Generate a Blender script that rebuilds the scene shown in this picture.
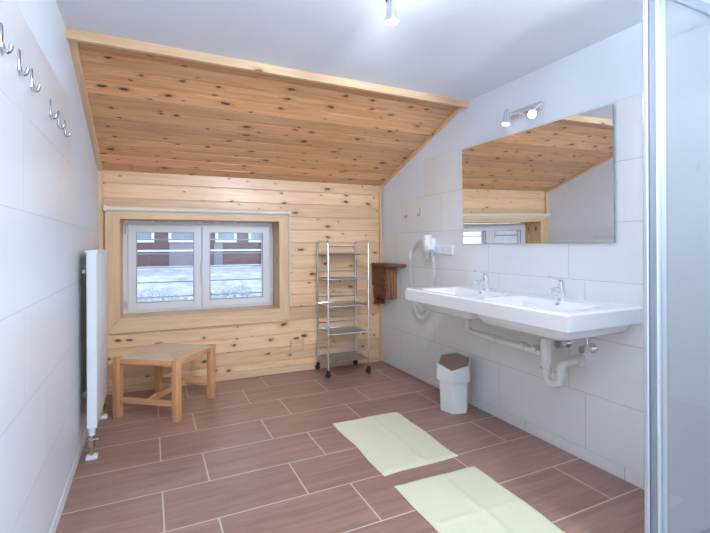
import bpy, bmesh, math, random
from mathutils import Vector, Matrix, noise

random.seed(7)
for o in list(bpy.data.objects):
    bpy.data.objects.remove(o)
S = bpy.context.scene
COL = S.collection
R = math.radians

# ------------------------------------------------------------------ camera
H = 1.12
YAW, ROLL = R(25.438), R(-0.243)
cam_d = bpy.data.cameras.new('camera')
cam_d.sensor_width = 36.0
cam_d.lens = 432.1 * 36.0 / 710.0
cam_d.shift_y = (245.04 - 266.5) / 710.0
cam_d.clip_start = 0.02
cam = bpy.data.objects.new('camera', cam_d)
COL.objects.link(cam)
r0 = Vector((math.cos(YAW), -math.sin(YAW), 0))
f0 = Vector((math.sin(YAW), math.cos(YAW), 0))
u0 = Vector((0, 0, 1))
cr, sr = math.cos(ROLL), math.sin(ROLL)
rx = cr * r0 + sr * u0
ux = cr * u0 - sr * r0
m = Matrix.Identity(4)
for i in range(3):
    m[i][0], m[i][1], m[i][2] = rx[i], ux[i], -f0[i]
m[2][3] = H
cam.matrix_world = m
S.camera = cam

# ------------------------------------------------------------------ light levels
S.view_settings.view_transform = 'Standard'
S.view_settings.look = 'None'
S.view_settings.gamma = 1.0
S.view_settings.use_curve_mapping = False
S.view_settings.exposure = 0.0
SKY_STRENGTH = 2.4
W_CEIL = (10.0, 11.0, 30.0, 1.3)   # ceiling bar heads; first three added unseen for fill, third at pine wall
W_REAR_FILL = (26.0, 26.0, 23.0)        # heads of an unseen bar added behind the camera for fill light
W_MIRROR = 7.0       # each head of the mirror lamp
LAMP_COL = (0.84, 0.95, 1.08)

wd = bpy.data.worlds.new('overcast_sky')
S.world = wd
wd.use_nodes = True
nt = wd.node_tree
nt.nodes.clear()
wo = nt.nodes.new('ShaderNodeOutputWorld')
bg = nt.nodes.new('ShaderNodeBackground')
ramp = nt.nodes.new('ShaderNodeValToRGB')
tc = nt.nodes.new('ShaderNodeTexCoord')
sp = nt.nodes.new('ShaderNodeSeparateXYZ')
nt.links.new(tc.outputs['Generated'], sp.inputs[0])
nt.links.new(sp.outputs['Z'], ramp.inputs[0])
ramp.color_ramp.elements[0].color = (0.80, 0.88, 1.0, 1)
ramp.color_ramp.elements[1].color = (0.62, 0.76, 1.0, 1)
nt.links.new(ramp.outputs[0], bg.inputs[0])
bg.inputs[1].default_value = SKY_STRENGTH
nt.links.new(bg.outputs[0], wo.inputs[0])

# room constants (metres)
XL, XR = -0.346, 2.037
YF = -1.25
YBL, YBR = 3.748, 3.672          # back wall, left and right end
YRL, YRR = 2.402, 2.425          # ridge line of the slope
ZR, ZC = 2.133, 1.691
ANG = math.atan2(YBR - YBL, XR - XL)
SW = math.hypot(XR - XL, YBR - YBL)


# ------------------------------------------------------------------ node helpers
def new_mat(name):
    mt = bpy.data.materials.new(name)
    mt.use_nodes = True
    t = mt.node_tree
    return mt, t, t.nodes['Principled BSDF']


def nd(t, kind, **kw):
    n = t.nodes.new(kind)
    for k, v in kw.items():
        setattr(n, k, v)
    return n


def mth(t, op, a, b=None, c=None):
    n = t.nodes.new('ShaderNodeMath')
    n.operation = op
    for i, v in enumerate((a, b, c)):
        if v is None:
            continue
        if isinstance(v, (int, float)):
            n.inputs[i].default_value = v
        else:
            t.links.new(v, n.inputs[i])
    return n.outputs[0]


def mix(t, fac, a, b, blend='MIX'):
    n = t.nodes.new('ShaderNodeMix')
    n.data_type = 'RGBA'
    n.blend_type = blend
    for i, v in ((0, fac), (6, a), (7, b)):
        if isinstance(v, (int, float)):
            n.inputs[i].default_value = v
        elif isinstance(v, (tuple, list)):
            n.inputs[i].default_value = (*v[:3], 1)
        else:
            t.links.new(v, n.inputs[i])
    return n.outputs[2]


def srgb(r, g, b):
    def f(c):
        c /= 255.0
        return c / 12.92 if c <= 0.04045 else ((c + 0.055) / 1.055) ** 2.4
    return (f(r), f(g), f(b))


def plain(name, col, rough=0.5, metal=0.0, noise_amt=0.04, noise_scale=12.0, bump=0.0, coat=0.0, spec=0.5):
    mt, t, b = new_mat(name)
    tc = nd(t, 'ShaderNodeTexCoord')
    ns = nd(t, 'ShaderNodeTexNoise')
    ns.inputs['Scale'].default_value = noise_scale
    ns.inputs['Detail'].default_value = 4
    t.links.new(tc.outputs['Object'], ns.inputs['Vector'])
    dark = tuple(c * (1 - noise_amt) for c in col)
    lite = tuple(min(1, c * (1 + noise_amt)) for c in col)
    t.links.new(mix(t, ns.outputs['Fac'], dark, lite), b.inputs['Base Color'])
    b.inputs['Roughness'].default_value = rough
    b.inputs['Metallic'].default_value = metal
    b.inputs['Coat Weight'].default_value = coat
    b.inputs['Specular IOR Level'].default_value = spec
    if bump:
        bp = nd(t, 'ShaderNodeBump')
        bp.inputs['Strength'].default_value = bump
        bp.inputs['Distance'].default_value = 0.004
        t.links.new(ns.outputs['Fac'], bp.inputs['Height'])
        t.links.new(bp.outputs[0], b.inputs['Normal'])
    return mt


def wood(name, light, dark, knot=(0.16, 0.06, 0.02), pitch=50.0, knots=0.5, rough=0.42, var=0.25, grain=1.0, kscale=1.0, coat=0.0):
    """pine-like wood along U of the UV map; V counts boards of width PITCH"""
    mt, t, b = new_mat(name)
    uv = nd(t, 'ShaderNodeUVMap')
    s = nd(t, 'ShaderNodeSeparateXYZ')
    t.links.new(uv.outputs[0], s.inputs[0])
    u, v = s.outputs[0], s.outputs[1]
    board = mth(t, 'FLOOR', mth(t, 'DIVIDE', v, pitch))
    wn = nd(t, 'ShaderNodeTexWhiteNoise', noise_dimensions='1D')
    t.links.new(board, wn.inputs['W'])
    rnd = wn.outputs['Value']
    # knots
    cv = nd(t, 'ShaderNodeCombineXYZ')
    t.links.new(mth(t, 'ADD', mth(t, 'MULTIPLY', u, 4.2 * kscale), mth(t, 'MULTIPLY', rnd, 53.0)), cv.inputs[0])
    t.links.new(mth(t, 'MULTIPLY', v, 8.6 * kscale), cv.inputs[1])
    vo = nd(t, 'ShaderNodeTexVoronoi', voronoi_dimensions='2D', feature='F1')
    vo.inputs['Scale'].default_value = 1.0
    vo.inputs['Randomness'].default_value = 0.9
    wob = nd(t, 'ShaderNodeTexNoise', noise_dimensions='2D')
    wob.inputs['Scale'].default_value = 5.0
    wob.inputs['Detail'].default_value = 2
    t.links.new(cv.outputs[0], wob.inputs['Vector'])
    vm = nd(t, 'ShaderNodeVectorMath', operation='MULTIPLY_ADD')
    t.links.new(wob.outputs['Color'], vm.inputs[0])
    vm.inputs[1].default_value = (0.16, 0.16, 0)
    t.links.new(cv.outputs[0], vm.inputs[2])
    t.links.new(vm.outputs[0], vo.inputs['Vector'])
    sc = nd(t, 'ShaderNodeSeparateColor')
    t.links.new(vo.outputs['Color'], sc.inputs[0])
    keep = mth(t, 'LESS_THAN', sc.outputs[0], knots)
    size = mth(t, 'MULTIPLY_ADD', mth(t, 'POWER', sc.outputs[1], 1.6), 0.085, 0.035)
    d = vo.outputs['Distance']
    core = nd(t, 'ShaderNodeMapRange', interpolation_type='SMOOTHSTEP')
    t.links.new(mth(t, 'DIVIDE', d, size), core.inputs['Value'])
    core.inputs['From Min'].default_value = 0.75
    core.inputs['From Max'].default_value = 1.25
    core.inputs['To Min'].default_value = 1.0
    core.inputs['To Max'].default_value = 0.0
    k = mth(t, 'MULTIPLY', core.outputs[0], keep)
    halo = nd(t, 'ShaderNodeMapRange', interpolation_type='SMOOTHSTEP')
    t.links.new(mth(t, 'DIVIDE', d, size), halo.inputs['Value'])
    halo.inputs['From Min'].default_value = 0.8
    halo.inputs['From Max'].default_value = 3.6
    halo.inputs['To Min'].default_value = 1.0
    halo.inputs['To Max'].default_value = 0.0
    hl = mth(t, 'MULTIPLY', halo.outputs[0], keep)
    # grain
    cg = nd(t, 'ShaderNodeCombineXYZ')
    t.links.new(mth(t, 'ADD', mth(t, 'MULTIPLY', u, 1.3), mth(t, 'MULTIPLY', rnd, 71.0)), cg.inputs[0])
    t.links.new(mth(t, 'ADD', mth(t, 'MULTIPLY', v, 26.0 * grain), mth(t, 'MULTIPLY', hl, 1.2)), cg.inputs[1])
    ns = nd(t, 'ShaderNodeTexNoise', noise_dimensions='2D')
    ns.inputs['Scale'].default_value = 1.6
    ns.inputs['Detail'].default_value = 5
    ns.inputs['Roughness'].default_value = 0.62
    ns.inputs['Distortion'].default_value = 0.5
    t.links.new(cg.outputs[0], ns.inputs['Vector'])
    rp = nd(t, 'ShaderNodeValToRGB')
    rp.color_ramp.elements[0].position = 0.30
    rp.color_ramp.elements[1].position = 0.68
    rp.color_ramp.elements[0].color = (*dark, 1)
    rp.color_ramp.elements[1].color = (*light, 1)
    t.links.new(ns.outputs['Fac'], rp.inputs[0])
    c = rp.outputs[0]
    # board to board variation
    hv = nd(t, 'ShaderNodeHueSaturation')
    t.links.new(c, hv.inputs['Color'])
    t.links.new(mth(t, 'MULTIPLY_ADD', rnd, var, 1.0 - var * 0.5), hv.inputs['Value'])
    c = mix(t, mth(t, 'MULTIPLY', hl, 0.38), hv.outputs[0], tuple(0.6 * a + 0.4 * e for a, e in zip(dark, knot)))
    c = mix(t, mth(t, 'MULTIPLY', k, 0.9), c, knot)
    t.links.new(c, b.inputs['Base Color'])
    b.inputs['Roughness'].default_value = rough
    b.inputs['Coat Weight'].default_value = coat
    b.inputs['Coat Roughness'].default_value = 0.25
    bp = nd(t, 'ShaderNodeBump')
    bp.inputs['Strength'].default_value = 0.12
    bp.inputs['Distance'].default_value = 0.002
    t.links.new(ns.outputs['Fac'], bp.inputs['Height'])
    t.links.new(bp.outputs[0], b.inputs['Normal'])
    return mt


def brick(name, axes, origin, w, h, offset, mortar, col_a, col_b, grout, rough, streak=None, bump=0.25, coat=0.0):
    mt, t, b = new_mat(name)
    tc = nd(t, 'ShaderNodeTexCoord')
    s = nd(t, 'ShaderNodeSeparateXYZ')
    t.links.new(tc.outputs['Object'], s.inputs[0])
    cv = nd(t, 'ShaderNodeCombineXYZ')
    t.links.new(mth(t, 'SUBTRACT', s.outputs[axes[0]], origin[0]), cv.inputs[0])
    t.links.new(mth(t, 'SUBTRACT', s.outputs[axes[1]], origin[1]), cv.inputs[1])
    br = nd(t, 'ShaderNodeTexBrick')
    br.offset = offset
    br.offset_frequency = 2
    br.squash = 1.0
    br.inputs['Scale'].default_value = 1.0
    br.inputs['Mortar Size'].default_value = mortar
    br.inputs['Mortar Smooth'].default_value = 0.15
    br.inputs['Bias'].default_value = 0.0
    br.inputs['Brick Width'].default_value = w
    br.inputs['Row Height'].default_value = h
    br.inputs['Color1'].default_value = (*col_a, 1)
    br.inputs['Color2'].default_value = (*col_b, 1)
    br.inputs['Mortar'].default_value = (*grout, 1)
    t.links.new(cv.outputs[0], br.inputs['Vector'])
    c = br.outputs['Color']
    if streak:
        sv = nd(t, 'ShaderNodeCombineXYZ')
        s2 = nd(t, 'ShaderNodeSeparateColor')
        t.links.new(c, s2.inputs[0])
        t.links.new(mth(t, 'ADD', mth(t, 'MULTIPLY', s.outputs[axes[0]], streak[0]), mth(t, 'MULTIPLY', s2.outputs[0], 97.0)), sv.inputs[0])
        t.links.new(mth(t, 'MULTIPLY', s.outputs[axes[1]], streak[1]), sv.inputs[1])
        ns = nd(t, 'ShaderNodeTexNoise', noise_dimensions='2D')
        ns.inputs['Scale'].default_value = 1.0
        ns.inputs['Detail'].default_value = 6
        ns.inputs['Roughness'].default_value = 0.65
        ns.inputs['Distortion'].default_value = 0.6
        t.links.new(sv.outputs[0], ns.inputs['Vector'])
        mr = nd(t, 'ShaderNodeMapRange')
        t.links.new(ns.outputs['Fac'], mr.inputs['Value'])
        mr.inputs['From Min'].default_value = 0.3
        mr.inputs['From Max'].default_value = 0.7
        mr.inputs['To Min'].default_value = 1.0 - streak[2]
        mr.inputs['To Max'].default_value = 1.0 + streak[2]
        hv = nd(t, 'ShaderNodeHueSaturation')
        t.links.new(c, hv.inputs['Color'])
        t.links.new(mr.outputs[0], hv.inputs['Value'])
        c = mix(t, br.outputs['Fac'], hv.outputs[0], grout)
    t.links.new(c, b.inputs['Base Color'])
    rr = nd(t, 'ShaderNodeMapRange')
    t.links.new(br.outputs['Fac'], rr.inputs['Value'])
    rr.inputs['To Min'].default_value = rough
    rr.inputs['To Max'].default_value = 0.8
    t.links.new(rr.outputs[0], b.inputs['Roughness'])
    b.inputs['Coat Weight'].default_value = coat
    bp = nd(t, 'ShaderNodeBump', invert=True)
    bp.inputs['Strength'].default_value = bump
    bp.inputs['Distance'].default_value = 0.003
    t.links.new(br.outputs['Fac'], bp.inputs['Height'])
    t.links.new(bp.outputs[0], b.inputs['Normal'])
    return mt


def pane_mat(name, tint, refl=0.06, haze=0.0, haze_col=(0.8, 0.85, 0.95)):
    """thin clear sheet: transparent plus a little mirror reflection, optionally satined"""
    mt, t, b = new_mat(name)
    t.nodes.remove(b)
    out = t.nodes['Material Output']
    tr = nd(t, 'ShaderNodeBsdfTransparent')
    tr.inputs[0].default_value = (*tint, 1)
    gl = nd(t, 'ShaderNodeBsdfGlossy')
    gl.inputs['Roughness'].default_value = 0.02
    lw = nd(t, 'ShaderNodeFresnel')
    lw.inputs['IOR'].default_value = 1.45
    f = mth(t, 'MULTIPLY_ADD', lw.outputs[0], 0.8, refl * 0.3)
    first = tr.outputs[0]
    if haze:
        df = nd(t, 'ShaderNodeBsdfDiffuse')
        df.inputs[0].default_value = (*haze_col, 1)
        tl = nd(t, 'ShaderNodeBsdfTranslucent')
        tl.inputs[0].default_value = (*haze_col, 1)
        m1 = nd(t, 'ShaderNodeMixShader')
        m1.inputs[0].default_value = 0.5
        t.links.new(df.outputs[0], m1.inputs[1])
        t.links.new(tl.outputs[0], m1.inputs[2])
        # fine vertical drip structure of the satined sheet
        tc = nd(t, 'ShaderNodeTexCoord')
        mp = nd(t, 'ShaderNodeMapping')
        mp.inputs['Scale'].default_value = (14, 14, 2)
        t.links.new(tc.outputs['Object'], mp.inputs[0])
        ns = nd(t, 'ShaderNodeTexNoise')
        ns.inputs['Scale'].default_value = 1.0
        t.links.new(mp.outputs[0], ns.inputs['Vector'])
        hz = mth(t, 'MULTIPLY_ADD', ns.outputs['Fac'], 0.01, haze - 0.005)
        m2 = nd(t, 'ShaderNodeMixShader')
        t.links.new(hz, m2.inputs[0])
        t.links.new(first, m2.inputs[1])
        t.links.new(m1.outputs[0], m2.inputs[2])
        first = m2.outputs[0]
    mx = nd(t, 'ShaderNodeMixShader')
    t.links.new(f, mx.inputs[0])
    t.links.new(first, mx.inputs[1])
    t.links.new(gl.outputs[0], mx.inputs[2])
    t.links.new(mx.outputs[0], out.inputs[0])
    return mt


def emit_mat(name, col, strength):
    mt, t, b = new_mat(name)
    b.inputs['Base Color'].default_value = (*col, 1)
    b.inputs['Emission Color'].default_value = (*col, 1)
    b.inputs['Emission Strength'].default_value = strength
    return mt


# ------------------------------------------------------------------ materials
M = {}
M['plaster'] = plain('white_plaster', (0.83, 0.88, 0.95), 0.9, noise_amt=0.015, noise_scale=30, bump=0.05)
M['ceil'] = plain('white_ceiling_paint', (0.85, 0.895, 0.96), 0.9, noise_amt=0.015, noise_scale=20, bump=0.04)
TILE_A, TILE_B = (0.825, 0.84, 0.84), (0.845, 0.86, 0.86)
M['tile_r'] = brick('cream_wall_tile', (1, 2), (1.60 - 0.605 * 8, 0.062 - 0.2908 * 2), 0.605, 0.2908, 0.157, 0.0022, TILE_A, TILE_B, (0.68, 0.63, 0.56), 0.28, bump=0.1)
M['tile_l'] = brick('cool_white_wall_tile', (1, 2), (1.89 - 0.605 * 8, 0.062 - 0.2908 * 2), 0.605, 0.2908, 0.5, 0.0022, (0.78, 0.815, 0.85), (0.80, 0.835, 0.87), (0.72, 0.725, 0.73), 0.30, bump=0.08)
M['skirt'] = brick('tile_skirting', (1, 2), (1.3 - 6.0, -1.0), 0.60, 4.0, 0.0, 0.002, TILE_A, TILE_B, (0.55, 0.5, 0.44), 0.3, bump=0.15)
M['floor'] = brick('brown_wood_look_tile', (0, 1), (0.254 - 0.594 * 8, 1.848 - 0.3085 * 12), 0.594, 0.3085, 0.345, 0.0036,
                   srgb(156, 120, 107), srgb(168, 130, 117), srgb(212, 196, 182), 0.30, streak=(2.2, 26.0, 0.20), bump=0.3)
PINE_L, PINE_D = srgb(240, 184, 122), srgb(214, 146, 84)
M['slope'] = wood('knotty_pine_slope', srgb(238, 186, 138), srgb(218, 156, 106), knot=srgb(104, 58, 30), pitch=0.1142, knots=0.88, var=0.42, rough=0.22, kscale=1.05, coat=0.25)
M['planks'] = wood('knotty_pine_wall', srgb(250, 214, 172), srgb(236, 190, 144), knot=srgb(112, 64, 34), pitch=0.1142, knots=0.80, var=0.30, rough=0.30, kscale=1.05, coat=0.1)
M['casing'] = wood('pale_pine_casing', srgb(242, 208, 164), srgb(228, 188, 142), knots=0.0, var=0.05, rough=0.4)
M['reveal'] = wood('knotty_reveal_pine', srgb(236, 196, 150), srgb(212, 164, 116), knot=srgb(110, 62, 34), knots=0.3, var=0.05, rough=0.4)
M['batten'] = wood('pale_pine_batten', srgb(238, 206, 168), srgb(222, 182, 136), knot=srgb(130, 80, 46), knots=0.16, var=0.05, rough=0.45)
M['stool'] = wood('reddish_stool_wood', srgb(232, 176, 130), srgb(200, 138, 92), knots=0.0, var=0.1, rough=0.42, grain=1.6)
M['rustic'] = wood('rustic_dark_wood', srgb(150, 92, 66), srgb(84, 46, 32), knot=srgb(40, 22, 16), knots=0.4, var=0.2, rough=0.6, grain=1.3)
M['rustic_l'] = wood('rustic_brown_wood', srgb(190, 136, 96), srgb(104, 62, 42), knot=srgb(50, 30, 20), knots=0.3, var=0.2, rough=0.6, grain=1.3)
M['bark'] = plain('live_edge_wood', srgb(134, 98, 70), 0.75, noise_amt=0.45, noise_scale=40, bump=0.6)
M['ceramic'] = plain('white_ceramic', (0.86, 0.87, 0.89), 0.12, noise_amt=0.005, coat=0.3)
M['white_metal'] = plain('white_enamel', (0.83, 0.86, 0.87), 0.3, noise_amt=0.01)
M['pvc'] = plain('white_window_plastic', (0.86, 0.87, 0.90), 0.3, noise_amt=0.01)
M['pipe'] = plain('grey_white_pipe_plastic', (0.74, 0.72, 0.69), 0.4, noise_amt=0.02)
M['bin'] = plain('white_bin_plastic', (0.80, 0.84, 0.82), 0.38, noise_amt=0.015)
M['taupe'] = plain('taupe_plastic', srgb(150, 132, 120), 0.42, noise_amt=0.03)
M['white_pl'] = plain('white_plastic', (0.84, 0.86, 0.89), 0.3, noise_amt=0.01)
M['grey_pl'] = plain('grey_plastic', (0.42, 0.43, 0.45), 0.45)
M['chrome'] = plain('chrome', (0.82, 0.83, 0.85), 0.12, 1.0, noise_amt=0.01)
M['hook'] = plain('hook_chrome', (0.52, 0.53, 0.56), 0.16, 1.0, noise_amt=0.02)
M['profile'] = plain('pale_profile', (0.44, 0.46, 0.50), 0.35, noise_amt=0.02)
M['steel'] = plain('satin_steel_shelf', (0.42, 0.45, 0.50), 0.30, 1.0, noise_amt=0.08, noise_scale=90)
M['alu'] = plain('satin_aluminium', (0.66, 0.69, 0.75), 0.32, 1.0, noise_amt=0.03)
M['alu_d'] = plain('dark_grey_profile', (0.15, 0.16, 0.19), 0.45, 0.0, noise_amt=0.03)
M['alu_m'] = plain('grey_aluminium_rail', (0.40, 0.43, 0.50), 0.35, 0.8, noise_amt=0.03)
M['brass'] = plain('valve_brass', srgb(196, 188, 168), 0.25, 1.0, noise_amt=0.05)
M['rubber'] = plain('black_rubber', (0.02, 0.02, 0.022), 0.6)
M['dark'] = plain('dark_gap', (0.05, 0.05, 0.05), 0.7)
M['blind'] = plain('cream_blind_fabric', srgb(248, 238, 216), 0.7, noise_amt=0.02, noise_scale=80)
M['mirror'] = plain('mirror_silver', (0.90, 0.92, 0.93), 0.0, 1.0, noise_amt=0.0)
M['mirror_edge'] = plain('mirror_edge_glass', (0.25, 0.33, 0.36), 0.2, noise_amt=0.02)
M['window_glass'] = pane_mat('window_pane_glass', (0.93, 0.96, 1.0))
M['shower_glass'] = pane_mat('satined_shower_glass', (0.97, 0.98, 1.0), haze=0.42, haze_col=(0.84, 0.86, 0.91))
M['clear_glass'] = pane_mat('clear_shower_glass', (0.98, 0.985, 0.99), refl=0.03)
M['lens'] = emit_mat('lit_lamp_lens', (1.0, 0.97, 0.93), 6.0)
M['snow'] = plain('snow', (0.66, 0.74, 0.90), 0.9, noise_amt=0.75, noise_scale=4.5, bump=0.4)
M['frost'] = plain('frosted_twigs', (0.52, 0.62, 0.84), 0.9, noise_amt=0.9, noise_scale=22.0, bump=0.5)
M['chalet'] = wood('brown_chalet_boards', srgb(128, 92, 84), srgb(92, 62, 58), pitch=0.2, knots=0.0, var=0.15, rough=0.8)
M['chalet_p'] = plain('taupe_chalet_render', srgb(150, 140, 146), 0.9)
M['guard'] = plain('galvanised_guard', (0.34, 0.36, 0.42), 0.4, 0.6)
M['ext_wall'] = plain('outer_plaster', (0.7, 0.7, 0.7), 0.9)


def mat_woven():
    mt, t, b = new_mat('woven_paper_cord')
    tc = nd(t, 'ShaderNodeTexCoord')
    s = nd(t, 'ShaderNodeSeparateXYZ')
    t.links.new(tc.outputs['Object'], s.inputs[0])
    ax, ay = mth(t, 'ABSOLUTE', s.outputs[0]), mth(t, 'ABSOLUTE', s.outputs[1])
    sel = mth(t, 'GREATER_THAN', ax, ay)           # the four triangles of a rush seat
    far = mth(t, 'MAXIMUM', ax, ay)
    w = mth(t, 'SINE', mth(t, 'MULTIPLY', far, 700.0))
    ns = nd(t, 'ShaderNodeTexNoise')
    ns.inputs['Scale'].default_value = 26.0
    t.links.new(tc.outputs['Object'], ns.inputs['Vector'])
    c = mix(t, ns.outputs['Fac'], srgb(236, 206, 166), srgb(252, 232, 198))
    c = mix(t, mth(t, 'MULTIPLY', sel, 0.28), c, srgb(214, 176, 134))
    c = mix(t, mth(t, 'MULTIPLY_ADD', w, 0.10, 0.10), c, srgb(204, 168, 128))
    t.links.new(c, b.inputs['Base Color'])
    b.inputs['Roughness'].default_value = 0.65
    bp = nd(t, 'ShaderNodeBump')
    bp.inputs['Strength'].default_value = 0.6
    bp.inputs['Distance'].default_value = 0.003
    t.links.new(w, bp.inputs['Height'])
    t.links.new(bp.outputs[0], b.inputs['Normal'])
    return mt


def mat_terry():
    mt, t, b = new_mat('pale_green_terry')
    tc = nd(t, 'ShaderNodeTexCoord')
    ns = nd(t, 'ShaderNodeTexNoise')
    ns.inputs['Scale'].default_value = 220.0
    ns.inputs['Detail'].default_value = 3
    t.links.new(tc.outputs['Object'], ns.inputs['Vector'])
    n2 = nd(t, 'ShaderNodeTexNoise')
    n2.inputs['Scale'].default_value = 9.0
    t.links.new(tc.outputs['Object'], n2.inputs['Vector'])
    c = mix(t, ns.outputs['Fac'], srgb(214, 211, 178), srgb(236, 233, 202))
    c = mix(t, mth(t, 'MULTIPLY', n2.outputs['Fac'], 0.3), c, srgb(206, 206, 164))
    t.links.new(c, b.inputs['Base Color'])
    b.inputs['Roughness'].default_value = 0.95
    b.inputs['Sheen Weight'].default_value = 0.2
    bp = nd(t, 'ShaderNodeBump')
    bp.inputs['Strength'].default_value = 0.5
    bp.inputs['Distance'].default_value = 0.003
    t.links.new(ns.outputs['Fac'], bp.inputs['Height'])
    t.links.new(bp.outputs[0], b.inputs['Normal'])
    return mt


M['woven'] = mat_woven()
M['terry'] = mat_terry()


# ------------------------------------------------------------------ mesh helpers
def box(bm, x0, x1, y0, y1, z0, z1, bev=0.0, seg=2, mtx=None):
    x0, x1 = min(x0, x1), max(x0, x1)
    y0, y1 = min(y0, y1), max(y0, y1)
    z0, z1 = min(z0, z1), max(z0, z1)
    vs = [bm.verts.new((x, y, z)) for x in (x0, x1) for y in (y0, y1) for z in (z0, z1)]
    q = [(0, 1, 3, 2), (4, 6, 7, 5), (0, 4, 5, 1), (2, 3, 7, 6), (0, 2, 6, 4), (1, 5, 7, 3)]
    fs = [bm.faces.new([vs[i] for i in f]) for f in q]
    if bev:
        es = list({e for f in fs for e in f.edges})
        r = bmesh.ops.bevel(bm, geom=es, offset=bev, segments=seg, affect='EDGES', profile=0.5)
        vs = list({v for f in r['faces'] for v in f.verts} | {v for v in vs if v.is_valid})
    if mtx is not None:
        for v in vs:
            v.co = mtx @ v.co
    return bm


def tube(bm, pts, rad, seg=10, caps=True):
    """sweep a circle along a polyline; RAD a number or one per point"""
    pts = [Vector(p) for p in pts]
    n = len(pts)
    rads = rad if isinstance(rad, (list, tuple)) else [rad] * n
    rings = []
    up = None
    for i, p in enumerate(pts):
        d = (pts[min(i + 1, n - 1)] - pts[max(i - 1, 0)]).normalized()
        if up is None:
            up = d.orthogonal().normalized()
        up = (up - d * up.dot(d))
        if up.length < 1e-6:
            up = d.orthogonal()
        up.normalize()
        side = d.cross(up)
        rings.append([bm.verts.new(p + (up * math.cos(a) + side * math.sin(a)) * rads[i])
                      for a in (2 * math.pi * k / seg for k in range(seg))])
    for a, b in zip(rings, rings[1:]):
        for k in range(seg):
            bm.faces.new((a[k], a[(k + 1) % seg], b[(k + 1) % seg], b[k]))
    if caps:
        bm.faces.new(rings[0][::-1])
        bm.faces.new(rings[-1])
    return bm


def cyl(bm, a, b, r, r2=None, seg=20):
    return tube(bm, [a, b], [r, r if r2 is None else r2], seg)


def prism(bm, poly, z0, z1, scale_top=1.0, cen=None):
    """extrude a polygon [(x,y)] from z0 to z1 (z may be a list per vertex)"""
    n = len(poly)
    if cen is None:
        cen = (sum(p[0] for p in poly) / n, sum(p[1] for p in poly) / n)
    zl = z0 if isinstance(z0, (list, tuple)) else [z0] * n
    zh = z1 if isinstance(z1, (list, tuple)) else [z1] * n
    lo = [bm.verts.new((p[0], p[1], zl[i])) for i, p in enumerate(poly)]
    hi = [bm.verts.new((cen[0] + (p[0] - cen[0]) * scale_top, cen[1] + (p[1] - cen[1]) * scale_top, zh[i])) for i, p in enumerate(poly)]
    for i in range(n):
        j = (i + 1) % n
        bm.faces.new((lo[i], lo[j], hi[j], hi[i]))
    bm.faces.new(lo[::-1])
    bm.faces.new(hi)
    return bm


def smooth_path(pts, n=8):
    """Catmull-Rom through the points"""
    P = [Vector(p) for p in pts]
    P = [P[0] * 2 - P[1]] + P + [P[-1] * 2 - P[-2]]
    out = []
    for i in range(1, len(P) - 2):
        for k in range(n):
            t = k / n
            a, b, c, d = P[i - 1], P[i], P[i + 1], P[i + 2]
            out.append(0.5 * ((2 * b) + (c - a) * t + (2 * a - 5 * b + 4 * c - d) * t * t + (3 * b - a - 3 * c + d) * t ** 3))
    out.append(P[-2])
    return out


def helix_along(path, rad, pitch, per=8):
    P = [Vector(p) for p in path]
    out, up, ang, carry = [], None, 0.0, 0.0
    step = pitch / per
    for a, b in zip(P, P[1:]):
        d = b - a
        L = d.length
        if L < 1e-9:
            continue
        d.normalize()
        if up is None:
            up = d.orthogonal().normalized()
        up = (up - d * up.dot(d)).normalized()
        side = d.cross(up)
        s = carry
        while s < L:
            out.append(a + d * s + (up * math.cos(ang) + side * math.sin(ang)) * rad)
            ang += 2 * math.pi / per
            s += step
        carry = s - L
    return out


def finish(me, mat, smooth, axis=None):
    me.materials.append(mat)
    if not me.uv_layers:
        co = [v.co for v in me.vertices]
        ext = [max(c[i] for c in co) - min(c[i] for c in co) for i in range(3)]
        la = axis if axis is not None else ext.index(max(ext))
        uvl = me.uv_layers.new(name='UVMap')
        ox, oy = random.uniform(0, 9), random.uniform(0, 9)
        for p in me.polygons:
            oth = [i for i in range(3) if i != la]
            va = oth[0] if abs(p.normal[oth[0]]) < abs(p.normal[oth[1]]) else oth[1]
            for li in p.loop_indices:
                c = co[me.loops[li].vertex_index]
                uvl.data[li].uv = (c[la] + ox, c[va] + oy)
    if smooth:
        me.polygons.foreach_set('use_smooth', [True] * len(me.polygons))
        me.set_sharp_from_angle(angle=R(38))


def obj(name, bm, mat, parent=None, smooth=False, axis=None, label=None, loc=None, rotz=0.0):
    bmesh.ops.recalc_face_normals(bm, faces=bm.faces[:])
    me = bpy.data.meshes.new(name)
    bm.to_mesh(me)
    bm.free()
    finish(me, mat, smooth, axis)
    o = bpy.data.objects.new(name, me)
    COL.objects.link(o)
    if parent:
        o.parent = parent
    if loc:
        o.location = loc
        o.rotation_euler = (0, 0, rotz)
    if label:
        o['label'] = label
    return o


def thing(name, label, cat, loc=(0, 0, 0), rotz=0.0, group=None):
    o = bpy.data.objects.new(name, None)
    o.empty_display_size = 0.05
    COL.objects.link(o)
    o.location = loc
    o.rotation_euler = (0, 0, rotz)
    o['label'] = label
    o['category'] = cat
    if group:
        o['group'] = group
    return o


def tag(o, label, cat, group=None, kind=None):
    o['label'] = label
    o['category'] = cat
    if group:
        o['group'] = group
    if kind:
        o['kind'] = kind
    return o


def struct(o):
    o['kind'] = 'structure'
    return o


def nb():
    return bmesh.new()


def copy_tree(o, parent=None):
    c = o.copy()
    COL.objects.link(c)
    if parent:
        c.parent = parent
    for ch in [x for x in COL.objects if x.parent == o]:
        copy_tree(ch, c)
    return c


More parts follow.
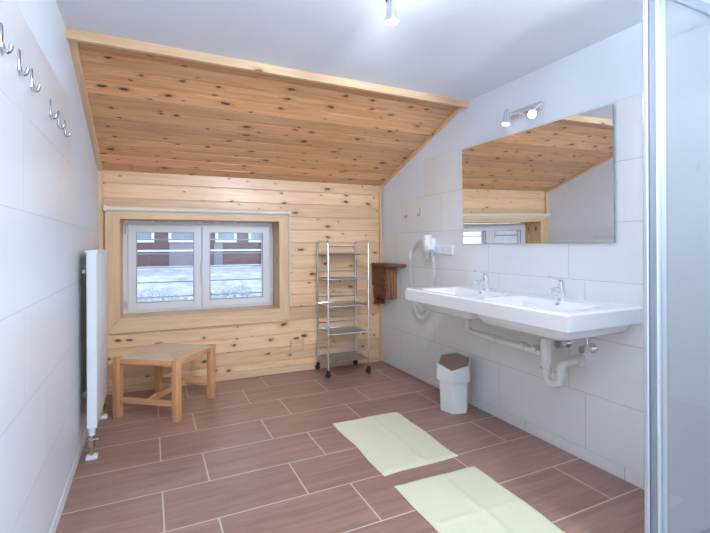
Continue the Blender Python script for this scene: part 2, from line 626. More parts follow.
# ================================================================== ROOM SHELL
struct(obj('floor', box(nb(), XL - 0.1, XR + 0.1, YF - 0.1, 3.76, -0.12, 0.0), M['floor']))
w_l = struct(obj('wall_left', box(nb(), XL - 0.14, XL, YF - 0.14, 3.95, 0, 2.3), M['plaster']))
w_r = struct(obj('wall_right', box(nb(), XR, XR + 0.14, YF - 0.14, 3.95, 0, 2.3), M['plaster']))
struct(obj('wall_front', box(nb(), XL, XR, YF - 0.14, YF, 0, 2.25), M['plaster']))


def ceiling_mesh():
    b = nb()
    prism(b, [(XL, YF), (XR, YF), (XR, YRR), (XL, YRL)], ZR, ZR + 0.15)
    return b


struct(obj('ceiling', ceiling_mesh(), M['ceil']))


# tile cladding, stepped under the slope
def cladding(x0, x1, steps):
    b = nb()
    poly = [(YF, 0.062)] + [(steps[0][0], 0.062)]
    for i, (y, ztop) in enumerate(steps):
        poly += [(y, ztop)]
        if i + 1 < len(steps):
            poly += [(steps[i + 1][0], ztop)]
    poly += [(YF, steps[-1][1])]
    v0 = [b.verts.new((x0, p[0], p[1])) for p in poly]
    v1 = [b.verts.new((x1, p[0], p[1])) for p in poly]
    n = len(poly)
    b.faces.new(v0)
    b.faces.new(v1[::-1])
    for i in range(n):
        j = (i + 1) % n
        b.faces.new((v0[i], v0[j], v1[j], v1[i]))
    return b


struct(obj('tile_cladding', cladding(XR, XR - 0.008, [(YBR - 0.002, 1.2252), (3.30, 1.516), (2.958, 1.8068)]), M['tile_r'], w_r))
struct(obj('tile_cladding', cladding(XL, XL + 0.008, [(YBL - 0.01, 1.2252), (2.632, 1.516), (2.456, 1.8068)]), M['tile_l'], w_l))
struct(obj('baseboard_right', box(nb(), XR - 0.010, XR, YF, YBR - 0.004, 0.0, 0.0605, 0.002, 1), M['skirt']))
struct(obj('baseboard_left', box(nb(), XL, XL + 0.010, YF, YBL - 0.012, 0.0, 0.0605, 0.002, 1), M['skirt']))
XRT, XLT = XR - 0.008, XL + 0.008            # tiled faces

# ---- back wall in its own frame: x = along the wall, y = into the wall, z = up
BACK = dict(loc=(XL, YBL, 0), rotz=ANG)
PITCH, GD, GW = 0.1142, 0.009, 0.010
OP = (0.145, 1.367, 0.572, 1.326)            # window opening s0, s1, z0, z1


def plank_profile(z0, z1, base=0.0):
    """list of (z, depth) of tongue-and-groove boards between z0 and z1"""
    ks = []
    k0 = math.floor((z0 - base) / PITCH)
    pts = [(z0, 0.0)]
    for k in range(k0, int((z1 - base) / PITCH) + 2):
        g = base + k * PITCH
        for z, d in ((g - GW / 2, 0), (g - 0.0015, GD), (g + 0.0015, GD), (g + GW / 2, 0)):
            if z0 + 1e-5 < z < z1 - 1e-5:
                pts.append((z, d))
    pts.append((z1, 0.0))
    return pts


def plank_region(b, uvl, s0, s1, z0, z1):
    pr = plank_profile(z0, z1)
    col = [[b.verts.new((s, d, z)) for z, d in pr] for s in (s0, s1)]
    for i in range(len(pr) - 1):
        f = b.faces.new((col[0][i], col[1][i], col[1][i + 1], col[0][i + 1]))
        for lp in f.loops:
            c = lp.vert.co
            vv = 0.5 * (pr[i][0] + pr[i + 1][0])
            vv = min(max(c.z, (math.floor(vv / PITCH) + 0.001) * PITCH), (math.floor(vv / PITCH) + 0.999) * PITCH)
            lp[uvl].uv = (c.x, vv)


def wall_back_mesh():
    b = nb()
    uvl = b.loops.layers.uv.new('UVMap')
    s0, s1, z0, z1 = OP
    for reg in ((0, SW, 0, z0), (0, s0, z0, z1), (s1, SW, z0, z1), (0, SW, z1, ZC + 0.02)):
        plank_region(b, uvl, *reg)
    e = 0.0125
    for reg in ((0, SW, 0, z0 - e), (0, s0 - e, z0 - e, z1 + e), (s1 + e, SW, z0 - e, z1 + e), (0, SW, z1 + e, ZC + 0.4)):
        box(b, reg[0], reg[1], 0.012, 0.30, reg[2], reg[3])
    return b


def raw_obj(name, bm, mat, parent=None, **k):
    me = bpy.data.meshes.new(name)
    bm.to_mesh(me)
    bm.free()
    finish(me, mat, False)
    o = bpy.data.objects.new(name, me)
    COL.objects.link(o)
    o.location = k.get('loc', (0, 0, 0))
    o.rotation_euler = (0, 0, k.get('rotz', 0))
    return o


struct(raw_obj('wall_back', wall_back_mesh(), M['planks'], **BACK))


# ---- sloping pine ceiling
def slope_pt(a, t, d):
    """a 0..1 left-right, t 0 ridge .. 1 crease, d depth above the face"""
    L0, L1 = Vector((XL, YRL, ZR)), Vector((XL, YBL, ZC))
    R0, R1 = Vector((XR, YRR, ZR)), Vector((XR, YBR, ZC))
    p = (L0.lerp(L1, t)).lerp(R0.lerp(R1, t), a)
    n = Vector((0, 0.315, 0.949))
    return p + n * d


def slope_mesh():
    b = nb()
    uvl = b.loops.layers.uv.new('UVMap')
    N = 12
    pr = [(0.0, 0.0)]
    L = 1.37
    for k in range(1, N):
        g = k / N
        for dz, d in ((-GW / 2, 0), (-0.002, GD), (0.002, GD), (GW / 2, 0)):
            pr.append((g + dz / L, d))
    pr.append((1.0, 0.0))
    rows = [[b.verts.new(slope_pt(a, t, d)) for t, d in pr] for a in (0, 1)]
    for i in range(len(pr) - 1):
        f = b.faces.new((rows[0][i], rows[0][i + 1], rows[1][i + 1], rows[1][i]))
        mid = 0.5 * (pr[i][0] + pr[i + 1][0])
        k = math.floor(mid * N)
        for lp, (x, t) in zip(f.loops, ((XL, pr[i][0]), (XL, pr[i + 1][0]), (XR, pr[i + 1][0]), (XR, pr[i][0]))):
            lp[uvl].uv = (x + 31.0, (min(max(t * N, k + 0.001), k + 0.999)) * PITCH + 40 * PITCH)
    # body above the boards
    top = [b.verts.new(slope_pt(a, t, 0.014)) for a, t in ((0, 0), (1, 0), (1, 1), (0, 1))]
    t2 = [b.verts.new(slope_pt(a, t, 0.16)) for a, t in ((0, 0), (1, 0), (1, 1), (0, 1))]
    b.faces.new(top)
    b.faces.new(t2[::-1])
    for i in range(4):
        j = (i + 1) % 4
        b.faces.new((top[i], top[j], t2[j], t2[i]))
    return b


struct(raw_obj('ceiling_slope', slope_mesh(), M['slope']))


def bar_between(b, p, q, up, w, h):
    """bar from p to q, W wide across and H thick along UP (from the face outwards)"""
    p, q, up = Vector(p), Vector(q), Vector(up).normalized()
    d = (q - p).normalized()
    up = (up - d * up.dot(d)).normalized()
    sd = d.cross(up)
    vs = []
    for c in (p, q):
        for a, e in ((-.5, 0), (.5, 0), (.5, 1), (-.5, 1)):
            vs.append(b.verts.new(c + sd * (a * w) + up * (e * h)))
    for f in ((0, 1, 2, 3), (7, 6, 5, 4), (0, 4, 5, 1), (1, 5, 6, 2), (2, 6, 7, 3), (3, 7, 4, 0)):
        b.faces.new([vs[i] for i in f])
    bmesh.ops.bevel(b, geom=list({e for v in vs for e in v.link_edges}), offset=0.002, segments=1, affect='EDGES')
    return b


DN = Vector((0, -0.315, -0.949))
# ridge board, side battens of the slope, battens and skirting of the back wall
struct(obj('trim_1', prism(nb(), [(XL, YRL - 0.020), (XR, YRR - 0.020), (XR, YRR + 0.006), (XL, YRL + 0.006)], ZR - 0.046, ZR + 0.0), M['batten'], axis=0))
struct(obj('trim_2', bar_between(nb(), slope_pt(0, 0.01, 0) + Vector((0.017, 0, 0)), slope_pt(0, 0.985, 0) + Vector((0.017, 0, 0)), DN, 0.034, 0.022), M['batten']))
struct(obj('trim_3', bar_between(nb(), slope_pt(1, 0.01, 0) - Vector((0.013, 0, 0)), slope_pt(1, 0.985, 0) - Vector((0.013, 0, 0)), DN, 0.026, 0.020), M['batten']))
struct(obj('trim_4', box(nb(), 0.0, 0.034, -0.022, 0.004, 0.0, ZC - 0.012, 0.002, 1), M['batten'], **BACK))
struct(obj('trim_5', box(nb(), SW - 0.034, SW - 0.008, -0.020, 0.004, 0.0, ZC - 0.012, 0.002, 1), M['batten'], **BACK))
struct(obj('baseboard_back', box(nb(), 0.036, SW - 0.036, -0.016, 0.004, 0.0, 0.062, 0.003, 1), M['batten'], **BACK))

# ================================================================== WINDOW
win = thing('window_1', 'white double-casement window set low in the pine wall', 'window', (XL, YBL, 0), ANG)
win['kind'] = 'structure'
s0, s1, z0, z1 = OP
CT = 0.030


def casing_piece(poly, y0, y1):
    b = nb()
    a = [b.verts.new((p[0], y0, p[1])) for p in poly]
    c = [b.verts.new((p[0], y1, p[1])) for p in poly]
    n = len(poly)
    b.faces.new(a)
    b.faces.new(c[::-1])
    for i in range(n):
        j = (i + 1) % n
        b.faces.new((a[i], a[j], c[j], c[i]))
    bmesh.ops.recalc_face_normals(b, faces=b.faces[:])
    bmesh.ops.bevel(b, geom=b.edges[:], offset=0.0025, segments=1, affect='EDGES')
    return b


ox0, ox1, oz0, oz1 = 0.046, 1.456, 0.458, 1.392
obj('casing_board', casing_piece([(ox0, oz0), (s0, z0), (s0, z1), (ox0, oz1)], -CT, 0.004), M['casing'], win)
obj('casing_board', casing_piece([(ox1, oz0), (s1, z0), (s1, z1), (ox1, oz1)], -CT, 0.004), M['casing'], win)
obj('casing_board', casing_piece([(ox0, oz1), (s0, z1), (s1, z1), (ox1, oz1)], -CT, 0.004), M['casing'], win)
obj('casing_board', casing_piece([(ox0, oz0), (ox1, oz0), (s1, z0), (s0, z0)], -CT - 0.004, 0.004), M['casing'], win)
RD = 0.26
obj('reveal_board', box(nb(), s0 - 0.012, s0, -0.01, RD, z0 - 0.012, z1 + 0.012), M['reveal'], win)
obj('reveal_board', box(nb(), s1, s1 + 0.012, -0.01, RD, z0 - 0.012, z1 + 0.012), M['reveal'], win)
obj('reveal_board', box(nb(), s0, s1, -0.01, RD, z1, z1 + 0.012), M['reveal'], win)
obj('sill_board', box(nb(), s0, s1, -0.01, RD, z0 - 0.012, z0), M['casing'], win)


def frame_bm(x0, x1, zz0, zz1, w, y0, y1, bev=0.004):
    b = nb()
    box(b, x0, x0 + w, y0, y1, zz0, zz1, bev)
    box(b, x1 - w, x1, y0, y1, zz0, zz1, bev)
    box(b, x0 + w - 0.006, x1 - w + 0.006, y0, y1, zz0, zz0 + w, bev)
    box(b, x0 + w - 0.006, x1 - w + 0.006, y0, y1, zz1 - w, zz1, bev)
    return b


obj('outer_frame', frame_bm(s0, s1, z0, z1 - 0.006, 0.046, 0.205, 0.27), M['pvc'], win)
for (a, b_, hs) in ((s0 + 0.036, 0.744, 'L'), (0.748, s1 - 0.036, 'R')):
    sash = obj('sash', frame_bm(a, b_, z0 + 0.020, z1 - 0.030, 0.066, 0.190, 0.250, 0.006), M['pvc'], win)
    g = nb()
    box(g, a + 0.055, b_ - 0.055, 0.222, 0.226, z0 + 0.075, z1 - 0.085)
    obj('pane', g, M['window_glass'], sash)
    gk = nb()
    for q in (frame_bm(a + 0.062, b_ - 0.062, z0 + 0.082, z1 - 0.092, 0.006, 0.186, 0.196, 0.001),):
        obj('gasket', q, M['grey_pl'], sash)
    gk.free()
    hx = a - 0.008 if hs == 'L' else b_ + 0.008
    for zz in (z0 + 0.075, z1 - 0.085):
        obj('hinge', cyl(nb(), (hx, 0.190, zz - 0.03), (hx, 0.190, zz + 0.03), 0.008, seg=12), M['white_metal'], sash, True)
hd = nb()
box(hd, 0.736, 0.756, 0.180, 0.190, 0.86, 0.98, 0.003)
box(hd, 0.739, 0.753, 0.150, 0.182, 0.945, 0.962, 0.003)
box(hd, 0.739, 0.753, 0.146, 0.158, 0.85, 0.962, 0.004)
obj('handle', hd, M['white_pl'], win)

# roller blind on the casing's top edge
bl = thing('roller_blind', 'cream roller blind rolled up along the top of the window casing', 'blind', (XL, YBL, 0), ANG)
obj('fabric_roll', cyl(nb(), (0.060, -0.052, 1.402), (1.440, -0.052, 1.402), 0.019, seg=20), M['blind'], bl, True)
obj('hem_bar', box(nb(), 0.062, 1.438, -0.036, -0.030, 1.370, 1.386, 0.002, 1), M['blind'], bl)
for x in (0.046, 1.442):
    b = nb()
    box(b, x, x + 0.012, -0.074, -0.012, 1.378, 1.428, 0.005)
    cyl(b, (x - 0.004, -0.052, 1.402), (x + 0.016, -0.052, 1.402), 0.024, seg=18)
    obj('bracket', b, M['white_pl'], bl, True)
b = nb()
for x in (1.447, 1.455):
    tube(b, [(x, -0.074, 1.40), (x, -0.0745, 1.0), (x, -0.074, 0.60)], 0.0022, 6)
obj('bead_chain', b, M['white_pl'], bl, True)

# horizontal rods outside the window
gd = thing('window_guard', 'grey horizontal metal rods fixed outside the window', 'window guard', (XL, YBL, 0), ANG)
for zz in (1.175, 1.05, 0.932, 0.806, 0.678, 0.55):
    obj('rod', cyl(nb(), (s0 - 0.05, 0.36, zz), (s1 + 0.05, 0.36, zz), 0.0052, seg=8), M['guard'], gd, True)
for x in (s0 - 0.05, s1 + 0.05):
    b = nb()
    box(b, x - 0.012, x + 0.012, 0.352, 0.368, 0.50, 1.24)
    for zz in (0.55, 1.19):
        box(b, x - 0.010, x + 0.010, 0.298, 0.36, zz - 0.01, zz + 0.01)
    obj('upright', b, M['guard'], gd)

# wooden cover plate low on the back wall
cp = thing('cover_plate', 'small square wooden cover plate low on the pine wall', 'cover plate', (XL, YBL, 0), ANG)
obj('frame', frame_bm(1.468, 1.592, 0.182, 0.282, 0.016, -0.012, 0.004, 0.002), M['batten'], cp)
obj('panel', box(nb(), 1.483, 1.577, -0.007, 0.004, 0.197, 0.267), M['casing'], cp)


# ================================================================== OUTSIDE
def snow_mesh():
    b = nb()
    nx, ny = 60, 46
    g = []
    for j in range(ny + 1):
        y = 4.25 + (j / ny) ** 1.4 * 16
        row = []
        for i in range(nx + 1):
            x = -9 + 22 * i / nx
            z = -0.55 + 1.15 * min(1, max(0, (y - 4.4) / 4.2)) ** 0.8 - 0.3 * max(0, (y - 11)) * 0.2
            z += 0.10 * noise.noise(Vector((x * 0.9, y * 0.9, 0))) + 0.05 * noise.noise(Vector((x * 3, y * 3, 4)))
            row.append(b.verts.new((x, y, z)))
        g.append(row)
    for j in range(ny):
        for i in range(nx):
            b.faces.new((g[j][i], g[j][i + 1], g[j + 1][i + 1], g[j + 1][i]))
    return b


o = obj('snowy_ground', snow_mesh(), M['snow'], smooth=True)
o['kind'] = 'structure'

ch = thing('chalet', 'brown wooden house seen through the window beyond the snow bank', 'house', (0, 0, 0))
obj('wall', box(nb(), -3.5, 7.5, 11.0, 15.0, 0.2, 3.6), M['chalet'], ch)
obj('rendered_panel', box(nb(), 0.42, 1.15, 10.95, 11.0, 0.3, 1.18), M['chalet_p'], ch)
obj('rendered_panel', box(nb(), 1.42, 1.62, 10.95, 11.0, 0.3, 1.18), M['chalet_p'], ch)
for xa, xb in ((-0.5, 0.10), (0.40, 1.12), (1.45, 1.95), (2.25, 2.9)):
    f = obj('window_frame', frame_bm(xa, xb, 1.20, 2.0, 0.06, 10.92, 11.0, 0.0), M['pvc'], ch)
    obj('window_pane', box(nb(), xa + 0.05, xb - 0.05, 10.96, 10.98, 1.25, 1.95), M['mirror_edge'], f)
obj('balcony_board', box(nb(), -3.5, 7.5, 10.6, 10.65, 0.99, 1.03), M['pvc'], ch)
obj('balcony_board', box(nb(), -3.5, 7.5, 10.6, 10.65, 0.56, 0.66), M['pvc'], ch)
obj('roof', prism(nb(), [(-4.0, 10.0), (8.0, 10.0), (8.0, 15.5), (-4.0, 15.5)], 3.6, 3.8), M['snow'], ch)


def bush(x, y, z, r, seed, label):
    b = nb()
    bmesh.ops.create_icosphere(b, subdivisions=5, radius=r)
    for v in b.verts:
        n = v.co.normalized()
        d = noise.noise(n * 2.2 + Vector((seed, 0, 0))) * 0.35 + noise.noise(n * 7 + Vector((0, seed, 0))) * 0.28 + noise.noise(n * 18) * 0.16
        v.co = n * r * (1 + d)
        v.co.z *= 0.7
    return tag(obj('snowy_bush', b, M['frost'], smooth=True, loc=(x, y, z)), label, 'bush')


bush(0.02, 6.6, 0.16, 0.42, 2.0, 'frosted round bush in the snow behind the left window sash')
bush(1.22, 6.9, 0.16, 0.40, 5.0, 'frosted round bush in the snow behind the right window sash')

# ================================================================== RADIATOR
rad = thing('radiator', 'white flat panel radiator with a slotted top on the left wall', 'radiator', (0, 0, 0))
ry0, ry1, rz0, rz1 = 2.63, 3.30, 0.165, 1.088
obj('front_panel', box(nb(), -0.262, -0.252, ry0, ry1, rz0, rz1, 0.003), M['white_metal'], rad, True)
obj('rear_panel', box(nb(), -0.298, -0.288, ry0 + 0.01, ry1 - 0.01, rz0 + 0.01, rz1 - 0.005, 0.003), M['white_metal'], rad, True)
for y in (ry0, ry1 - 0.004):
    obj('side_cover', box(nb(), -0.297, -0.256, y - 0.002, y + 0.006, rz0 + 0.004, rz1 + 0.002, 0.002, 1), M['white_metal'], rad)
b = nb()
box(b, -0.304, -0.299, ry0 - 0.004, ry1 + 0.004, rz1 - 0.006, rz1 + 0.010, 0.001, 1)
box(b, -0.254, -0.248, ry0 - 0.004, ry1 + 0.004, rz1 - 0.006, rz1 + 0.010, 0.001, 1)
for k in range(42):
    y = ry0 + (ry1 - ry0) * k / 41
    box(b, -0.300, -0.252, y - 0.0035, y + 0.0035, rz1 + 0.001, rz1 + 0.010)
obj('top_grille', b, M['white_metal'], rad)
for y in (2.82, 3.12):
    for zz in (0.985, 0.28):
        obj('wall_bracket', box(nb(), XLT + 0.0005, -0.298, y - 0.015, y + 0.015, zz, zz + 0.03), M['white_metal'], rad)
obj('vent_knob', cyl(nb(), (-0.318, 2.648, 0.985), (-0.294, 2.648, 0.985), 0.010, seg=14), M['grey_pl'], rad, True)
for y, nm in ((2.655, 1), (3.245, 0)):
    x = -0.278
    vb = nb()
    cyl(vb, (x, y, rz0 + 0.01), (x, y, 0.125), 0.017, 0.015, 18)
    v = obj('valve', vb, M['white_pl'], rad, True)
    vb = nb()
    cyl(vb, (x, y, 0.137), (x, y, 0.105), 0.014, seg=14)
    cyl(vb, (x, y, 0.110), (x, y, 0.080), 0.011, seg=12)
    cyl(vb, (x, y, 0.092), (x, y, 0.064), 0.016, seg=6)
    cyl(vb, (x - 0.01, y, 0.10), (x + 0.034, y - 0.006, 0.10), 0.009, seg=12)
    obj('brass_fitting', vb, M['brass'], v, True)
    obj('pipe', cyl(nb(), (x, y, 0.066), (x, y, 0.0), 0.008, seg=12), M['brass'], v, True)
    vb = nb()
    box(vb, x - 0.027, x + 0.027, y - 0.026, y + 0.026, 0.0005, 0.020, 0.006)
    obj('floor_rosette', vb, M['white_pl'], v, True)

# ================================================================== COAT HOOKS
def hook_bm():
    """J hook at origin, plate on the plane x=0, arm towards +x"""
    b = nb()
    box(b, 0.0, 0.006, -0.0085, 0.0085, -0.032, 0.034, 0.003)
    p = smooth_path([(0.005, 0, -0.018), (0.008, 0, -0.034), (0.018, 0, -0.039), (0.027, 0, -0.033), (0.030, 0, -0.018)], 5)
    tube(b, p, [0.0065] * (len(p) - 2) + [0.007, 0.005], 10)
    return b


h0 = obj('coat_hook', hook_bm(), M['hook'], smooth=True)
places = [(1.424, 1.652), (1.589, 1.654), (1.734, 1.653), (2.018, 1.642), (2.180, 1.644), (2.322, 1.644)]
names = ['chrome wall hook nearest the camera on the left wall', 'second chrome wall hook from the camera on the left wall',
         'third chrome wall hook on the left wall, last of the nearer trio', 'fourth chrome wall hook on the left wall, first after the gap',
         'fifth chrome wall hook on the left wall, middle of the farther trio', 'sixth chrome wall hook on the left wall, nearest the pine slope']
for i, ((y, z), lb) in enumerate(zip(places, names)):
    o = h0 if i == 0 else h0.copy()
    if i:
        COL.objects.link(o)
    o.location = (XLT + 0.0005, y - 0.055, z)
    o.scale = (0.72, 1, 0.95)
    tag(o, lb, 'hook', 'chrome hooks on the left wall')
for (y, z), lb in zip([(3.204, 1.392), (3.005, 1.396)], ['chrome wall hook on the right wall tile, the one nearer the pine slope', 'chrome wall hook on the right wall tile, the one nearer the mirror']):
    o = h0.copy()
    COL.objects.link(o)
    o.location = (XRT - 0.0005, y, z)
    o.rotation_euler = (0, 0, math.pi)
    o.scale = (0.9, 1, 0.9)
    tag(o, lb, 'hook', 'chrome hooks on the right wall')

# ================================================================== STOOL
st = thing('stool', 'low square wooden stool with a woven seat under the window', 'stool', (0.108, 3.272, 0), R(-36.4))
a, lw = 0.236, 0.0225
for sx in (-1, 1):
    for sy in (-1, 1):
        cx, cy = sx * (a - lw), sy * (a - lw)
        obj('leg', box(nb(), cx - lw, cx + lw, cy - lw, cy + lw, 0.0, 0.394, 0.004), M['stool'], st, True)
for sy in (-1, 1):
    obj('seat_rail', box(nb(), -a + 2 * lw - 0.002, a - 2 * lw + 0.002, sy * (a - 0.040), sy * (a - 0.006), 0.350, 0.386, 0.008), M['stool'], st, True)
for sx in (-1, 1):
    obj('seat_rail', box(nb(), sx * (a - 0.040), sx * (a - 0.006), -a + 2 * lw - 0.002, a - 2 * lw + 0.002, 0.350, 0.386, 0.008), M['stool'], st, True)


def seat_bm():
    b = nb()
    n, w = 28, a - 0.008
    g = []
    for j in range(n + 1):
        row = []
        for i in range(n + 1):
            x, y = -w + 2 * w * i / n, -w + 2 * w * j / n
            q = max(abs(x), abs(y)) / w
            z = 0.391 - 0.010 * (1 - q) - 0.010 * max(0, (q - 0.93) / 0.07) ** 2 - 0.003 * math.exp(-((abs(x) - abs(y)) / 0.012) ** 2)
            row.append(b.verts.new((x, y, z)))
        g.append(row)
    for j in range(n):
        for i in range(n):
            x, y = -w + 2 * w * (i + .5) / n, -w + 2 * w * (j + .5) / n
            if abs(x) > a - 2 * lw and abs(y) > a - 2 * lw:
                continue
            b.faces.new((g[j][i], g[j][i + 1], g[j + 1][i + 1], g[j + 1][i]))
    r = bmesh.ops.extrude_face_region(b, geom=b.faces[:])
    for v in r['geom']:
        if isinstance(v, bmesh.types.BMVert):
            v.co.z -= 0.014
    return b


obj('woven_seat', seat_bm(), M['woven'], st, True, label='pale woven cord seat in four triangles')
for sy in (-1, 1):
    obj('stretcher', box(nb(), -a + 2 * lw - 0.002, a - 2 * lw + 0.002, sy * (a - lw) - 0.013, sy * (a - lw) + 0.013, 0.096, 0.132, 0.004), M['stool'], st, True)
obj('stretcher', box(nb(), -0.013, 0.013, -a + lw + 0.012, a - lw - 0.012, 0.097, 0.131, 0.004), M['stool'], st, True)

# ================================================================== TROLLEY
tr = thing('shelf_trolley', 'chrome shelf trolley with five tiers on castors by the pine wall', 'trolley', (1.550, 3.518, 0), R(-3.0))
tx, ty = 0.186, 0.146
for sx in (-1, 1):
    p = [(sx * tx, -ty, 0.062), (sx * tx, -ty, 1.128)]
    p += [(sx * tx, -ty + 0.03 * (1 - math.cos(q)), 1.128 + 0.028 * math.sin(q)) for q in (0.5, 1.0, 1.57)]
    p += [(sx * tx, ty - 0.03 * (1 - math.cos(q)), 1.128 + 0.028 * math.sin(q)) for q in (1.57, 1.0, 0.5)]
    p += [(sx * tx, ty, 1.128), (sx * tx, ty, 0.062)]
    obj('side_frame', tube(nb(), p, 0.0085, 12), M['chrome'], tr, True)
for zz in (1.050, 0.826, 0.597, 0.363, 0.131):
    sh = obj('shelf', box(nb(), -tx + 0.012, tx - 0.012, -ty + 0.008, ty - 0.008, zz - 0.004, zz, 0.0015, 1), M['steel'], tr)
    b = nb()
    for sy in (-1, 1):
        tube(b, [(-tx, sy * ty, zz), (tx, sy * ty, zz)], 0.0055, 8)
    for sx in (-1, 1):
        tube(b, [(sx * tx, -ty, zz), (sx * tx, ty, zz)], 0.0045, 8)
    obj('rim', b, M['chrome'], sh, True)
    b = nb()
    tube(b, [(-tx, ty, zz + 0.056), (tx, ty, zz + 0.056)], 0.0035, 8)
    for sx in (-1, 1):
        tube(b, smooth_path([(sx * tx, -ty, zz + 0.052), (sx * (tx - 0.004), 0, zz + 0.058), (sx * tx, ty, zz + 0.056)], 5), 0.0035, 8)
    obj('guard_rail', b, M['chrome'], sh, True)
for sx in (-1, 1):
    for sy in (-1, 1):
        b = nb()
        cyl(b, (sx * tx, sy * ty, 0.064), (sx * tx, sy * ty, 0.050), 0.012, seg=14)
        box(b, sx * tx - 0.013, sx * tx + 0.013, sy * ty - 0.016, sy * ty + 0.014, 0.042, 0.053, 0.003)
        for e in (-0.012, 0.010):
            box(b, sx * tx - 0.013, sx * tx + 0.010, sy * ty - 0.002 + e * 1.1, sy * ty + e * 1.1, 0.018, 0.046)
        c = obj('castor', b, M['rubber'], tr, True)
        obj('wheel', cyl(nb(), (sx * tx - 0.006, sy * ty - 0.012, 0.0215), (sx * tx - 0.006, sy * ty + 0.008, 0.0215), 0.021, seg=24), M['rubber'], c, True)

# ================================================================== RUSTIC SHELF
rs = thing('rustic_shelf', 'dark rustic wooden bracket shelf in the corner beside the trolley', 'shelf', (0, 0, 0))


def live_top():
    b = nb()
    n = 16
    lo = []
    for k in range(n + 1):
        y = 3.215 + (3.655 - 3.215) * k / n
        lo.append((1.895 + 0.010 * math.sin(k * 1.3) + 0.008 * noise.noise(Vector((k * 0.7, 0, 0))) + (0.07 * (1 - k / 2.5) if k < 2.5 else 0), y))
    poly = lo + [(XRT - 0.001, 3.655), (XRT - 0.001, 3.215)]
    prism(b, poly, 0.926, 0.951)
    bmesh.ops.recalc_face_normals(b, faces=b.faces[:])
    bmesh.ops.bevel(b, geom=b.edges[:], offset=0.005, segments=2, affect='EDGES')
    return b


obj('top_board', live_top(), M['bark'], rs, True, axis=1)


def rough_board(x0, x1, y0, y1, zz0, zz1, axis):
    b = box(nb(), x0, x1, y0, y1, zz0, zz1)
    bmesh.ops.subdivide_edges(b, edges=b.edges[:], cuts=5, use_grid_fill=True)
    for v in b.verts:
        v.co += Vector((noise.noise(v.co * 22), noise.noise(v.co * 22 + Vector((7, 0, 0))), noise.noise(v.co * 22 + Vector((0, 5, 0))))) * 0.005
    return b


obj('end_board', rough_board(1.922, XRT - 0.006, 3.372, 3.400, 0.632, 0.923, 2), M['rustic_l'], rs, True, axis=2)
obj('front_board', rough_board(1.912, 1.934, 3.405, 3.640, 0.735, 0.922, 1), M['rustic'], rs, True, axis=1)
obj('front_board', rough_board(1.918, 1.938, 3.405, 3.630, 0.628, 0.728, 1), M['rustic'], rs, True, axis=1)
obj('end_board', rough_board(1.930, XRT - 0.006, 3.604, 3.632, 0.560, 0.923, 2), M['rustic'], rs, True, axis=2)

# ================================================================== WASHBASIN
SX0, SX1, SY0, SY1, SZ = 1.536, XRT - 0.0005, 1.216, 2.458, 0.832
wb = thing('washbasin', 'long white ceramic double washbasin mounted on the right wall', 'washbasin', (0, 0, 0))
BOWLS = [(1.545, 0.255), (2.105, 0.255)]


def rr(x, y, cx, cy, hx, hy, rad):
    """signed distance to a rounded rectangle"""
    qx, qy = abs(x - cx) - hx + rad, abs(y - cy) - hy + rad
    return math.hypot(max(qx, 0), max(qy, 0)) + min(max(qx, qy), 0) - rad


def basin_bm():
    b = nb()
    nx, ny = 44, 110
    er = 0.008
    g = []
    for j in range(ny + 1):
        row = []
        for i in range(nx + 1):
            x = SX0 + (SX1 - SX0) * i / nx
            y = SY0 + (SY1 - SY0) * j / ny
            z = SZ
            for cy, hy in BOWLS:
                d = rr(x, y, 1.728, cy, 0.155, hy, 0.05)
                if d < 0:
                    t = min(1, -d / 0.115)
                    z = SZ - 0.062 * (t * t * (3 - 2 * t)) - 0.012 * min(1, -d / 0.2)
            e = min(x - SX0, y - SY0, SY1 - y)
            if e < er:
                z -= er * (1 - math.sqrt(max(0, 1 - (1 - e / er) ** 2)))
            row.append(b.verts.new((x, y, z)))
        g.append(row)
    for j in range(ny):
        for i in range(nx):
            b.faces.new((g[j][i], g[j][i + 1], g[j + 1][i + 1], g[j + 1][i]))
    # apron and underside
    rim = [g[0][i] for i in range(nx + 1)] + [g[j][nx] for j in range(1, ny + 1)] + [g[ny][i] for i in range(nx - 1, -1, -1)] + [g[j][0] for j in range(ny - 1, 0, -1)]
    low = [b.verts.new((v.co.x + (0.004 if v.co.x < SX0 + 0.001 else 0), min(max(v.co.y, SY0 + 0.003), SY1 - 0.003), SZ - 0.074)) for v in rim]
    n = len(rim)
    for i in range(n):
        j = (i + 1) % n
        b.faces.new((rim[i], rim[j], low[j], low[i]))
    b.faces.new(low)
    return b


obj('basin_top', basin_bm(), M['ceramic'], wb, True)


def bowl_under(y0, y1):
    b = nb()
    rings = []
    for z, ins in ((SZ - 0.072, 0.0), (SZ - 0.098, 0.012), (SZ - 0.124, 0.028), (SZ - 0.136, 0.050), (SZ - 0.140, 0.080)):
        x0, x1, ya, yb = 1.566 + ins, SX1 - 0.001, y0 + ins, y1 - ins
        r = 0.05
        ring = []
        for cx, cy, s in ((x0 + r, ya + r, 180), (x1 - 0.004, ya + 0.004, 270), (x1 - 0.004, yb - 0.004, 0), (x0 + r, yb - r, 90)):
            q = r if s in (180, 90) else 0.004
            for k in range(6):
                t = R(s + 90 * k / 5)
                ring.append(b.verts.new((cx + q * math.cos(t), cy + q * math.sin(t), z)))
        rings.append(ring)
    for p, q in zip(rings, rings[1:]):
        n = len(p)
        for i in range(n):
            b.faces.new((p[i], p[(i + 1) % n], q[(i + 1) % n], q[i]))
    b.faces.new(rings[-1])
    b.faces.new(rings[0][::-1])
    return b


